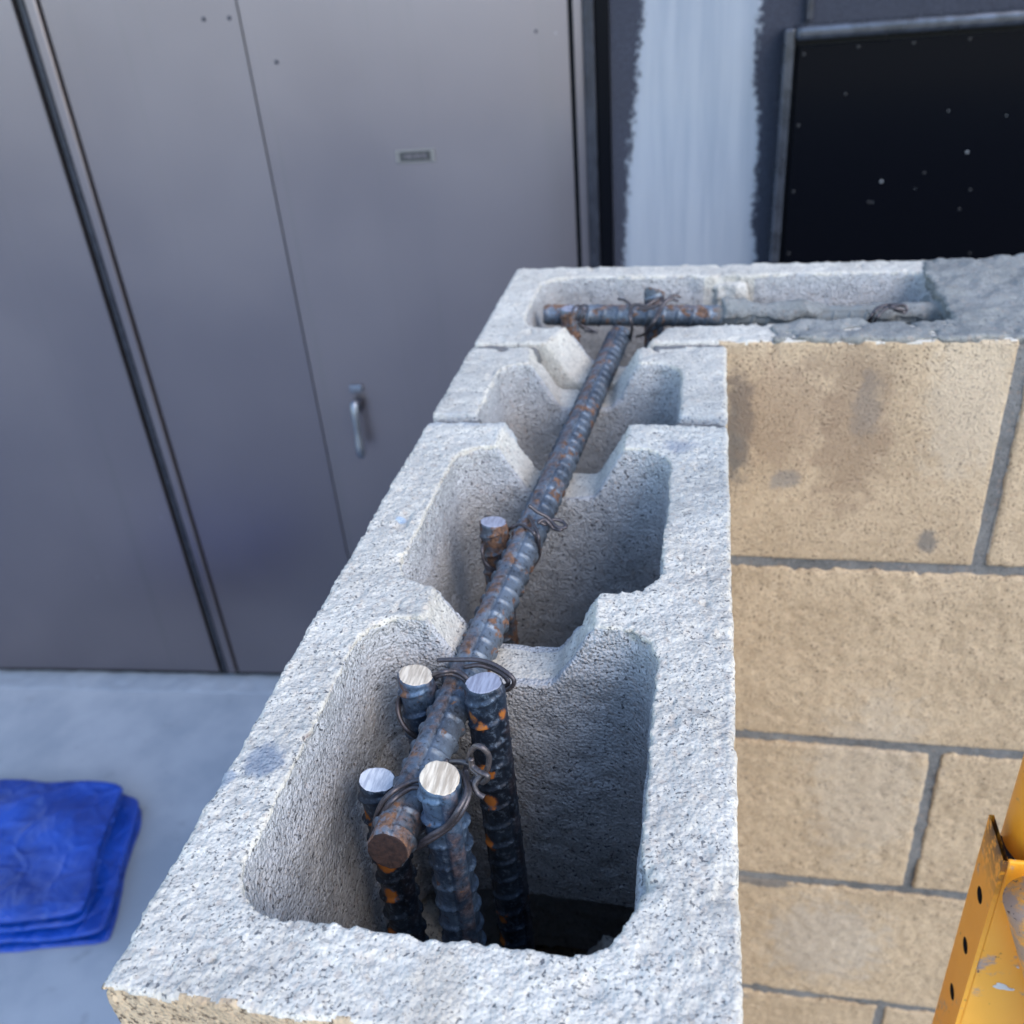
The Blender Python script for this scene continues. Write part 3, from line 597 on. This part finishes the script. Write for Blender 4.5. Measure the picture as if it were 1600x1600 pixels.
# ---------------------------------------------------------------- tie wires
WIRES = {'near': [[(0.0847, 0.1076, -0.004), (0.0767, 0.1037, -0.01), (0.0694, 0.1026, -0.0125), (0.0638, 0.0967, -0.0125), (0.0583, 0.0941, -0.02), (0.055, 0.0928, -0.03), (0.057, 0.0895, -0.037), (0.065, 0.0873, -0.038), (0.0719, 0.088, -0.034), (0.0806, 0.0835, -0.0221), (0.0877, 0.0845, -0.0165), (0.0945, 0.086, -0.0083), (0.0967, 0.092, -0.0038), (0.0926, 0.104, -0.0052), (0.0954, 0.103, 0.003), (0.0964, 0.1, 0.0012), (0.0994, 0.098, -0.0008), (0.0972, 0.097, -0.0051)], [(0.0855, 0.1079, -0.006), (0.0768, 0.1019, -0.013), (0.0695, 0.1012, -0.0145), (0.0646, 0.0948, -0.0145), (0.0594, 0.0928, -0.022), (0.0557, 0.093, -0.032), (0.0582, 0.0895, -0.038), (0.0653, 0.0875, -0.039), (0.0726, 0.0887, -0.033), (0.0814, 0.0835, -0.0198), (0.0883, 0.0845, -0.014), (0.0938, 0.0855, -0.0061), (0.0956, 0.092, -0.0032), (0.0911, 0.104, -0.0054)], [(0.0845, 0.108, -0.0052), (0.0923, 0.104, -0.0008), (0.0957, 0.103, 0.0003), (0.0963, 0.101, 0.0075), (0.0988, 0.1, 0.0124), (0.1022, 0.099, 0.0135), (0.1038, 0.099, 0.0091), (0.1033, 0.099, 0.0037), (0.1004, 0.098, -0.0003), (0.0981, 0.096, -0.0028), (0.0988, 0.095, -0.0061), (0.1018, 0.094, -0.0077)], [(0.0973, 0.098, 0.0081), (0.0977, 0.098, 0.0044), (0.1008, 0.096, 0.0039), (0.1038, 0.095, 0.003), (0.1009, 0.097, -0.0026), (0.0985, 0.099, -0.0023), (0.0963, 0.099, -0.0046), (0.0961, 0.097, -0.0059), (0.0976, 0.098, -0.0089)]], 'middle': [[(0.0625, 0.1743, -0.012), (0.0715, 0.1732, -0.01), (0.0813, 0.1736, -0.0095), (0.0906, 0.1711, -0.01), (0.0979, 0.1672, -0.012), (0.099, 0.1659, -0.016), (0.095, 0.1666, -0.02), (0.0897, 0.1717, -0.022)], [(0.0751, 0.1728, -0.0135), (0.0827, 0.1727, -0.012), (0.0911, 0.1714, -0.014), (0.0962, 0.1693, -0.017), (0.0938, 0.1697, -0.021), (0.0887, 0.1747, -0.024)], [(0.0602, 0.1701, -0.02), (0.066, 0.1668, -0.014), (0.0708, 0.1687, -0.0145), (0.0758, 0.1673, -0.0155), (0.0781, 0.1658, -0.02)], [(0.0608, 0.1693, -0.017), (0.0672, 0.1657, -0.011), (0.0717, 0.1687, -0.0125), (0.0767, 0.1669, -0.0135), (0.0793, 0.1654, -0.018)], [(0.0438, 0.172, -0.0322), (0.0433, 0.166, -0.0308), (0.0445, 0.161, -0.0328), (0.0471, 0.158, -0.0376), (0.0508, 0.157, -0.0419), (0.0526, 0.162, -0.0483), (0.0532, 0.17, -0.0561)], [(0.0434, 0.172, -0.0351), (0.0439, 0.165, -0.0326), (0.0454, 0.16, -0.0349), (0.0486, 0.157, -0.0397), (0.0522, 0.158, -0.0452), (0.0525, 0.168, -0.0559)]], 'E': [[(0.0834, 0.3029, -0.006), (0.0875, 0.3034, -0.01), (0.0924, 0.3037, -0.013), (0.096, 0.3026, -0.016), (0.1, 0.2999, -0.018), (0.1043, 0.3002, -0.018), (0.1023, 0.3046, -0.017), (0.0972, 0.3047, -0.016), (0.0926, 0.3006, -0.017), (0.0883, 0.301, -0.014)], [(0.0663, 0.309, -0.0296), (0.0718, 0.3031, -0.022), (0.0777, 0.3012, -0.018), (0.0834, 0.2949, -0.0155), (0.0879, 0.2893, -0.016), (0.0889, 0.2912, -0.024), (0.088, 0.2914, -0.032), (0.0857, 0.2897, -0.038), (0.0801, 0.2845, -0.04)], [(0.082, 0.3072, -0.0155), (0.0865, 0.2978, -0.0155), (0.0902, 0.2899, -0.018), (0.0904, 0.2904, -0.026), (0.0889, 0.2918, -0.034), (0.0855, 0.29, -0.04)], [(0.0887, 0.2985, -0.015), (0.092, 0.3012, -0.014), (0.0949, 0.3005, -0.016), (0.0977, 0.3, -0.019), (0.1015, 0.2989, -0.019), (0.1047, 0.3029, -0.018)], [(0.058, 0.298, -0.0277), (0.057, 0.29, -0.0281), (0.0586, 0.287, -0.034), (0.0631, 0.2865, -0.0392), (0.0669, 0.293, -0.0453), (0.0688, 0.303, -0.0508)], [(0.0577, 0.298, -0.0308), (0.057, 0.29, -0.0317), (0.0591, 0.287, -0.0366), (0.064, 0.2865, -0.0414), (0.068, 0.296, -0.0487)]], 'G': [[(0.1062, 0.6247, 0.004), (0.113, 0.6195, 0.004), (0.1176, 0.6153, 0.001), (0.1179, 0.5965, 0.0), (0.1196, 0.5945, -0.008), (0.1177, 0.611, -0.022), (0.1145, 0.6427, -0.04)], [(0.1157, 0.6122, 0.001), (0.1225, 0.6125, 0.003), (0.1296, 0.6091, 0.003), (0.1367, 0.6128, 0.006), (0.1426, 0.6189, 0.006), (0.1421, 0.6092, 0.005), (0.1317, 0.6086, 0.001), (0.1244, 0.6088, 0.001)], [(0.1577, 0.6215, 0.006), (0.152, 0.619, 0.008), (0.146, 0.6124, 0.006), (0.1433, 0.6053, 0.002), (0.1398, 0.5926, -0.001), (0.1355, 0.5966, -0.01), (0.1283, 0.6108, -0.022), (0.1204, 0.6389, -0.035)], [(0.1563, 0.6149, 0.005), (0.1501, 0.6154, 0.006), (0.1441, 0.6089, 0.004), (0.1405, 0.5991, 0.001), (0.1381, 0.5866, -0.002), (0.1326, 0.5932, -0.012)]], 'F': [[(0.0699, 0.598, 0.0), (0.0709, 0.6081, 0.003), (0.0746, 0.6127, 0.003), (0.0779, 0.607, 0.0), (0.0757, 0.6055, -0.005), (0.0744, 0.6094, -0.012), (0.0811, 0.6108, -0.016), (0.09, 0.6078, -0.02)], [(0.0778, 0.6051, -0.006), (0.0807, 0.6007, 0.0), (0.0814, 0.6134, 0.001), (0.0785, 0.6199, 0.001), (0.0746, 0.6121, 0.001), (0.0725, 0.6059, -0.004), (0.0775, 0.6132, -0.018), (0.0866, 0.6093, -0.02)]], 'grout': [[(0.304, 0.6117, -0.016), (0.3044, 0.5963, -0.004), (0.3094, 0.6024, 0.001), (0.3172, 0.6082, 0.002), (0.3249, 0.6064, 0.002), (0.332, 0.6074, 0.0), (0.3303, 0.6014, -0.002), (0.3217, 0.6019, 0.0)], [(0.3084, 0.6088, -0.016), (0.3084, 0.592, -0.003), (0.3135, 0.5979, 0.001), (0.3212, 0.6036, 0.002), (0.329, 0.6034, 0.003), (0.3319, 0.6016, 0.0)], [(0.3057, 0.6103, -0.016), (0.3069, 0.5965, -0.001), (0.313, 0.6024, 0.002), (0.3229, 0.5991, 0.002), (0.3289, 0.6002, 0.0)]]}
def wire(key, label, r):
    V = []; F = []
    for k_, st in enumerate(WIRES[key]):
        P = catmull(st, 9)
        P = [p + Vector((math.sin(i * .35 + k_), math.cos(i * .27 + k_ * 2), math.sin(i * .21))) * .00018 for i, p in enumerate(P)]
        tube_data(P, r, 8, V, F)
    base = Vector(WIRES[key][0][0]); me = mesh_from('tie_wire', [v - base for v in V], F)
    o = link('tie_wire', me, None, M_wire, base)
    tag(o, label, 'tie wire', 'tie wires binding the bars')
wire('near', 'twisted tie wire with an eye loop round the nearest two bars', .00112)
wire('middle', 'tie wire with a straight loose end round the tan and grey topped bars', .00108)
wire('E', 'knotted tie wire fixing the rusty upright bar in the second cell', .00105)
wire('G', 'rusty knotted tie wire where the bars cross at the corner', .0013)
wire('F', 'thin looped tie wire beside the orange striped upright bar', .0009)
wire('grout', 'tie wire on the bar half buried in grey grout', .0012)

# ---------------------------------------------------------------- steel cabinet doors
cab = thing('steel_cabinet', 'tall satin grey steel cabinet doors behind the block wall', 'cabinet', (-1.06, 1.645, ZG), th)
def cbox(name, u0, u1, v0, v1, z0, z1, m, parent=cab, bev=0., **k): return box(name, u0, u1, v0, v1, z0 - ZG, z1 - ZG, m, parent, bev, **k)
TOP = 1.05; BOT = -1.390
def door_panel(u0, u1):
    nx, nz = 26, 60
    U, Zz = np.meshgrid(np.linspace(u0, u1, nx), np.linspace(BOT, TOP, nz), indexing='ij')
    P = np.stack([U.ravel() + 3, Zz.ravel(), U.ravel() * 0], 1)
    y = (vnoise(P, .45, 4) - .5) * .004 + (vnoise(P, .2, 5) - .5) * .0012
    ed = np.minimum(np.minimum(U.ravel() - u0, u1 - U.ravel()), .05) / .05; y = y * ed
    V = np.stack([U.ravel(), y, Zz.ravel() - ZG], 1); i = np.arange(nx * nz).reshape(nx, nz)
    F = [tuple(q) for q in np.stack([i[:-1, :-1].ravel(), i[1:, :-1].ravel(), i[1:, 1:].ravel(), i[:-1, 1:].ravel()], 1)]
    ring = list(i[:, 0]) + list(i[-1, 1:]) + list(i[::-1, -1][1:]) + list(i[0, ::-1][1:-1])
    nb = len(V); front = V[ring].copy(); back = V[ring].copy(); back[:, 1] = .018; V = np.concatenate([V, front, back]); n_ = len(ring)
    for q in range(n_): F.append((nb + q, nb + n_ + q, nb + n_ + (q + 1) % n_, nb + (q + 1) % n_))
    o = link('door', mesh_from('door', V, F), cab, M_door); return o
door_panel(-1.24, -.048); door_panel(.0095, .3852); d3 = door_panel(.3886, .9875)
# astragal: dark recess, rounded rod, dark recess
cbox('seal', -.047, .0085, .012, .03, BOT, TOP, M_gapblack)
cbox('meeting_strip', -.033, -.022, -.004, .014, BOT + .002, TOP - .002, M_trim, bev=.002)
cbox('meeting_strip', -.018, .004, -.009, .014, BOT + .002, TOP - .002, M_door, bev=.004, seg=3)
cbox('seal', .382, .392, .010, .03, BOT, TOP, M_gapblack)
cbox('seal', .986, .999, .012, .03, BOT, TOP, M_gapblack)
cbox('frame', .997, 1.013, -.003, .03, BOT - .01, TOP + .02, M_door, bev=.001)
cbox('frame', 1.014, 1.034, -.016, .03, BOT - .02, TOP + .02, M_trim, bev=.002)
cbox('frame', 1.035, 1.060, -.010, .03, BOT - .02, TOP + .02, M_black, bev=.002)
cbox('plinth', -1.24, 1.06, .016, .05, ZG, BOT + .004, M_gapblack)
cbox('cabinet_body', -1.24, 1.06, .031, .55, ZG + .001, TOP + .02, M_trim)
for (u, z, r) in ((.3175, .1913, .004), (.3669, .190, .004), (.441, .1116, .004), (-.5, .18, .004), (.93, .13, .003)):
    bm = bmesh.new(); bmesh.ops.create_uvsphere(bm, u_segments=12, v_segments=6, radius=r)
    for v in bm.verts: v.co.y *= .5
    me = bpy.data.meshes.new('screw'); bm.to_mesh(me); bm.free(); link('screw', me, cab, M_trim, (u, 0, z - ZG))
# recessed name plate in a lighter rounded rim
rim = cbox('name_plate', .6445, .7220, -.0035, .002, -.0815, -.0560, simple('pale plate rim', (.16, .155, .15), .45, .2), bev=.0016)
plm = simple('dark etched plate', (.018, .018, .02), .6, .0, 900, (.035, .035, .035), .2, .0003)
cbox('plate_face', .6530, .7135, -.0042, .001, -.0770, -.0600, plm, bev=.0006)
for q in range(9): cbox('raised_mark', .6600 + q * .0052, .6620 + q * .0052 + (q % 3) * .0006, -.0048, -.003, -.0730 + (q % 2) * .001, -.0640, M_door)
# hasp handle
lat = cbox('handle', .470, .500, -.008, .001, -.560, -.542, M_chrome, bev=.003)
cbox('handle_mount', .474, .496, -.028, .001, -.600, -.575, M_trim, bev=.005, seg=3)
bm = bmesh.new()
for (z, ry, rx, off) in ((-.570, .006, .006, -.026), (-.578, .010, .009, -.028), (-.60, .011, .010, -.032), (-.63, .009, .008, -.036), (-.655, .009, .008, -.038), (-.672, .012, .010, -.040), (-.692, .013, .011, -.041), (-.702, .009, .008, -.041), (-.706, .003, .003, -.041)):
    for q in range(16):
        a = 2 * PI * q / 16; bm.verts.new((.482 + rx * math.cos(a), off + ry * math.sin(a), z - ZG))
bm.verts.ensure_lookup_table()
for i_ in range(8):
    for q in range(16):
        bm.faces.new((bm.verts[i_ * 16 + q], bm.verts[i_ * 16 + (q + 1) % 16], bm.verts[(i_ + 1) * 16 + (q + 1) % 16], bm.verts[(i_ + 1) * 16 + q]))
bm.faces.new([bm.verts[q] for q in range(16)]); bm.faces.new([bm.verts[8 * 16 + q] for q in range(16)])
bmesh.ops.recalc_face_normals(bm, faces=bm.faces[:])
for f in bm.faces: f.smooth = True
me = bpy.data.meshes.new('handle_lever'); bm.to_mesh(me); bm.free(); link('handle_lever', me, cab, M_chrome)

# ---------------------------------------------------------------- dark stucco wall behind
bw = box('building_wall', 1.061, 3.6, -.002, .60, 0, 2.9, M_stucco)
for v in bw.data.vertices: v.co.z += ZG
bw.location = (-1.06, 1.645, 0); bw.rotation_euler.z = th
tag(bw, 'dark blue stucco wall with a ragged white primer stripe', 'wall')
jr = box('conduit', 1.3955, 1.4075, -.014, -.0025, .1150 - ZG, 1.4 - ZG, M_trim, bev=.003)
jr.location = (-1.06, 1.645, ZG); jr.rotation_euler.z = th
tag(jr, 'slim dark vertical conduit above the black cabinet on stucco', 'conduit')

# ---------------------------------------------------------------- black cabinet on the wall
bc = thing('electrical_cabinet', 'black steel cabinet with pale top edge and paint flecks on dark wall', 'electrical cabinet', (-1.06, 1.645, ZG), th)
u0, u1, zt, zb = 1.3590, 2.25, .1075, -1.30
kb = dict(parent=bc)
cbox('frame', u0, u0 + .017, -.042, -.003, zb, zt, M_blackframe, bc, .003)
cbox('frame', u1 - .017, u1, -.042, -.003, zb, zt, M_blackframe, bc, .003)
cbox('frame', u0 + .0175, u1 - .0175, -.048, -.003, zt - .020, zt + .004, M_blackframe, bc, .009, seg=4)
cbox('frame', u0 + .0175, u1 - .0175, -.042, -.003, zb, zb + .02, M_blackframe, bc, .003)
cbox('back_panel', u0 + .004, u1 - .004, -.020, -.0035, zb + .004, zt - .004, M_gapblack, bc)
cbox('door', u0 + .0255, u1 - .024, -.033, -.021, zb + .026, zt - .029, M_black, bc, .0015)
def dot(name, u, z, r, m, flat=.5):
    bm = bmesh.new(); bmesh.ops.create_uvsphere(bm, u_segments=10, v_segments=6, radius=r)
    for v in bm.verts: v.co.y *= flat
    me = bpy.data.meshes.new(name); bm.to_mesh(me); bm.free(); return link(name, me, bc, m, (u, -.0335, z - ZG))
for q in range(9): dot('rivet', u0 + .035, zt - .042 - q * .115, .0028, M_rivet)
for q in range(1, 8): dot('rivet', u0 + .035 + q * .09, zt - .036, .0028, M_rivet)
for (u, z) in ((1.470, -.0022), (1.693, -.211), (1.725, -.2935), (1.622, -.143), (1.706, -.177), (1.531, -.190)):
    dot('rivet', u, z, .0026, M_rivet)
for (u, z, r) in ((1.690, -.111, .0036), (1.549, -.154, .0038), (1.6475, -.040, .0016), (1.61, -.17, .0012), (1.5378, -.1905, .0014), (1.745, -.0535, .0016)):
    dot('paint_fleck', u, z, r * .7, M_fleck2, .3)

# ---------------------------------------------------------------- folded tarp
tp = thing('folded_tarp', 'creased blue tarp folded into layers lying on the slab', 'tarp', (-1.2, 1.0, ZG))
def fold(outline, z0, z1, seed, puff=.006):
    """a pillow-like layer with a rounded edge and creases"""
    C = np.mean(outline, 0); O_ = [Vector((x, y, 0)) for x, y in outline]; 
    pts = catmull([O_[-1]] + O_ + [O_[0]], 5)[5:-5]
    # densify
    R = np.array([(p.x, p.y) for p in pts]); R = R[:len(R) // 2 * 2]; n_ = len(R)
    prof = [(1.0 - .0, .0), (1.012, .25), (1.014, .5), (1.008, .8), (.985, 1.0), (.94, 1.05), (.85, 1.08), (.7, 1.1), (.55, 1.1), (.4, 1.1), (.25, 1.1), (.1, 1.1)]
    V = []
    for s_, zz in prof:
        for x, y in R:
            px, py = C[0] + (x - C[0]) * s_, C[1] + (y - C[1]) * s_; V.append((px, py, z0 + (z1 - z0) * zz))
    V = np.array(V); Pn = V + seed * 1.7
    k_ = (vnoise(Pn * (1, 2.2, 1), .12, seed) - .5) * puff * 2.2 + (vnoise(Pn * (1, 3, 1), .05, seed + 1) - .5) * puff
    V[:, 2] += k_ * np.clip((V[:, 2] - z0) / (z1 - z0), 0, 1); V[:, 0] += (vnoise(Pn, .04, seed + 2) - .5) * .005; V[:, 1] += (vnoise(Pn, .05, seed + 3) - .5) * .006
    F = []
    for a in range(len(prof) - 1):
        for q in range(n_): F.append((a * n_ + q, a * n_ + (q + 1) % n_, (a + 1) * n_ + (q + 1) % n_, (a + 1) * n_ + q))
    V = np.concatenate([V, [[C[0], C[1], V[-n_:, 2].mean()]]]); cidx = len(V) - 1; e = (len(prof) - 1) * n_
    for q in range(0, n_, 2): F.append((e + q, e + q + 1, e + (q + 2) % n_, cidx))
    V = V - np.array((-1.2, 1.0, ZG)); me = mesh_from('folded_layer', V, F); return link('folded_layer', me, tp, M_tarp)
low = [(-1.60, .745), (-1.35, .760), (-1.19, .792), (-1.01, .836), (-.985, .880), (-1.035, 1.02), (-1.078, 1.150), (-1.12, 1.185), (-1.30, 1.20), (-1.55, 1.15)]
for k_, (dx, dz, ins) in enumerate(((0, .0, 0), (-.012, .014, .014), (-.004, .027, .003))):
    fold([(x + dx + rnd.uniform(-.004, .004), y + (ins if y < .9 else 0) + rnd.uniform(-.004, .004)) for x, y in low], ZG + dz + .001, ZG + dz + .010, 30 + k_, .004)
up = [(-1.62, .775), (-1.36, .785), (-1.21, .808), (-1.055, .850), (-1.035, .895), (-1.085, 1.03), (-1.115, 1.140), (-1.15, 1.185), (-1.325, 1.165), (-1.40, 1.110), (-1.60, 1.03)]
for k_, (dx, dz, t_) in enumerate(((0, .041, .008), (-.012, .053, .007), (.002, .064, .012))):
    fold([(x + dx + rnd.uniform(-.004, .004), y + ((0, .016, .004)[k_] if y < .9 else 0)) for x, y in up], ZG + dz, ZG + dz + t_, 40 + k_, .004 + .003 * (k_ == 2))

# ---------------------------------------------------------------- orange scaffold post
sc = thing('scaffold_post', 'worn orange steel scaffold post with holes down its side', 'scaffold', (.331, .2, ZG))
def edge_attr(me, vals): at = me.attributes.new('edge', 'FLOAT', 'POINT'); at.data.foreach_set('value', vals)
def holed_plate():
    """left flange in the y-z plane, 2.4 mm thick, with a row of real round holes"""
    ztop = -.1413; y0, y1 = .2000, .2290; pitch = .0440; rad = .0046; zc = ztop - .046
    bm = bmesh.new(); n_ = 24; zlo = ZG
    def rect_ring(za, zb_):
        pts = []
        for k_ in range(n_):
            a = 2 * PI * (k_ + .5) / n_; c, s_ = math.cos(a), math.sin(a); t = min(((y1 - y0) / 2) / max(abs(c), 1e-6), ((za - zb_) / 2) / max(abs(s_), 1e-6))
            pts.append(((y0 + y1) / 2 + c * t, (za + zb_) / 2 + s_ * t))
        for cy in (y0, y1):
            for cz in (za, zb_):
                kk = min(range(n_), key=lambda q: (pts[q][0] - cy) ** 2 + (pts[q][1] - cz) ** 2); pts[kk] = (cy, cz)
        return pts
    def put(xv, y, z): return bm.verts.new((xv - .331, y - .2, z - ZG))
    def face4(a, b, c, d): bm.faces.new((a, b, c, d))
    zz = ztop
    def solid(za, zb_):
        vs4 = [[put(x, y, z) for (y, z) in ((y0, za), (y1, za), (y1, zb_), (y0, zb_))] for x in (.3310, .3334)]
        bm.faces.new(vs4[0]); bm.faces.new(vs4[1][::-1])
        for k_ in (1, 3): bm.faces.new((vs4[0][k_], vs4[0][(k_ + 1) % 4], vs4[1][(k_ + 1) % 4], vs4[1][k_]))
    solid(ztop, zc + .012)
    z = zc; cnt = 0
    while z - .012 > ZG + .05 and cnt < 24:
        za, zb_ = z + .012, z - .012; ro = rect_ring(za, zb_)
        O0 = [put(.3310, *q) for q in ro]; O1 = [put(.3334, *q) for q in ro]
        hc = [((y0 + y1) / 2 + rad * math.cos(2 * PI * (k_ + .5) / n_), z + rad * math.sin(2 * PI * (k_ + .5) / n_)) for k_ in range(n_)]
        I0 = [put(.3310, *q) for q in hc]; I1 = [put(.3334, *q) for q in hc]
        for k_ in range(n_):
            q = (k_ + 1) % n_
            face4(O0[k_], O0[q], I0[q], I0[k_]); face4(O1[q], O1[k_], I1[k_], I1[q]); face4(I0[k_], I0[q], I1[q], I1[k_]); bm.faces.ensure_lookup_table(); bm.faces[-1].material_index = 1; face4(O0[q], O0[k_], O1[k_], O1[q])
        solid(zb_, z - pitch + .012); z -= pitch; cnt += 1
    solid(z + .012, ZG)
    bmesh.ops.remove_doubles(bm, verts=bm.verts[:], dist=1e-6); bmesh.ops.recalc_face_normals(bm, faces=bm.faces[:])
    me = bpy.data.meshes.new('side_flange'); bm.to_mesh(me); bm.free(); edge_attr(me, [1. if (v.co.z > -.1413 - ZG - .001) else 0. for v in me.vertices])
    o = link('side_flange', me, sc, M_orange); me.materials.append(M_gapblack); return o  # hole walls black: rust and the holes' shade in one colour
holed_plate()
def sbox(name, x0, x1, y0, y1, z0, z1, m, bev=.0008):
    o = box(name, x0 - .331, x1 - .331, y0 - .2, y1 - .2, z0 - ZG, z1 - ZG, m, sc, bev); return o
def front_face():
    nx, nz = 20, 260; x0, x1, z0, z1 = .3336, .3920, -1.0, -.1419
    X, Zz = np.meshgrid(np.linspace(x0, x1, nx), np.linspace(z1, z0, nz), indexing='ij'); V = []
    bm = bmesh.new()
    o = sbox('front_face', x0, x1, .2000, .2024, ZG, z1, M_orange)
    return o
front_face(); sbox('side_flange', .3922, .3945, .2000, .2290, ZG, -.1413, M_orange)
# round inner tube rising from the open top
def tube_part(name, P, r, m, parent, seg=40, close=True, thick=.0022):
    P = [Vector(p) - Vector((.331, .2, ZG)) for p in P]; V, F = tube_data(P, r, seg); o = link(name, mesh_from(name, V, F), parent, m); return o
tube_part('inner_tube', catmull([(.3620, .2255, -.1500), (.3620, .2255, -.146), (.3625, .2255, .05), (.363, .2255, .20), (.3632, .2255, .34)], 6), .0225, M_orange, sc)
sbox('shade_core', .3350, .3900, .2030, .2286, ZG + .001, -.1560, M_gapblack, 0)  # black box added inside the hollow post, stands for the shade behind its holes
tube_part('brace_tube', catmull([(.3412, .1795, -.1450), (.3419, .1795, -.1470), (.3607, .1795, -.2003), (.3800, .1795, -.2550), (.400, .1795, -.311)], 6), .0140, M_worn, sc)
# white paint splash on the front face
def splat(cx, cz, w, h_, seed):
    n_ = 26; r2 = random.Random(seed); pts = []
    for k_ in range(n_):
        a = 2 * PI * k_ / n_; q = 1 + .25 * math.sin(3 * a + seed) + r2.uniform(-.12, .12); pts.append((cx + w * q * math.cos(a), cz + h_ * q * math.sin(a) - w * .25 * math.cos(a)))
    bm = bmesh.new(); a_ = [bm.verts.new((x - .331, .1998 - .2, z - ZG)) for x, z in pts]; b_ = [bm.verts.new((cx + (x - cx) * .8 - .331, .1992 - .2, cz + (z - cz) * .8 - ZG)) for x, z in pts]
    for k_ in range(n_): bm.faces.new((a_[k_], a_[(k_ + 1) % n_], b_[(k_ + 1) % n_], b_[k_]))
    bm.faces.new(b_); bmesh.ops.recalc_face_normals(bm, faces=bm.faces[:]); me = bpy.data.meshes.new('paint_splash'); bm.to_mesh(me); bm.free(); link('paint_splash', me, sc, M_fleck)
splat(.3490, -.2430, .0048, .0024, 2); splat(.3530, -.2240, .0008, .0005, 3); splat(.3520, -.1640, .0014, .0009, 4); splat(.3450, -.1660, .0006, .0004, 5); splat(.3540, -.2080, .0010, .0006, 6)
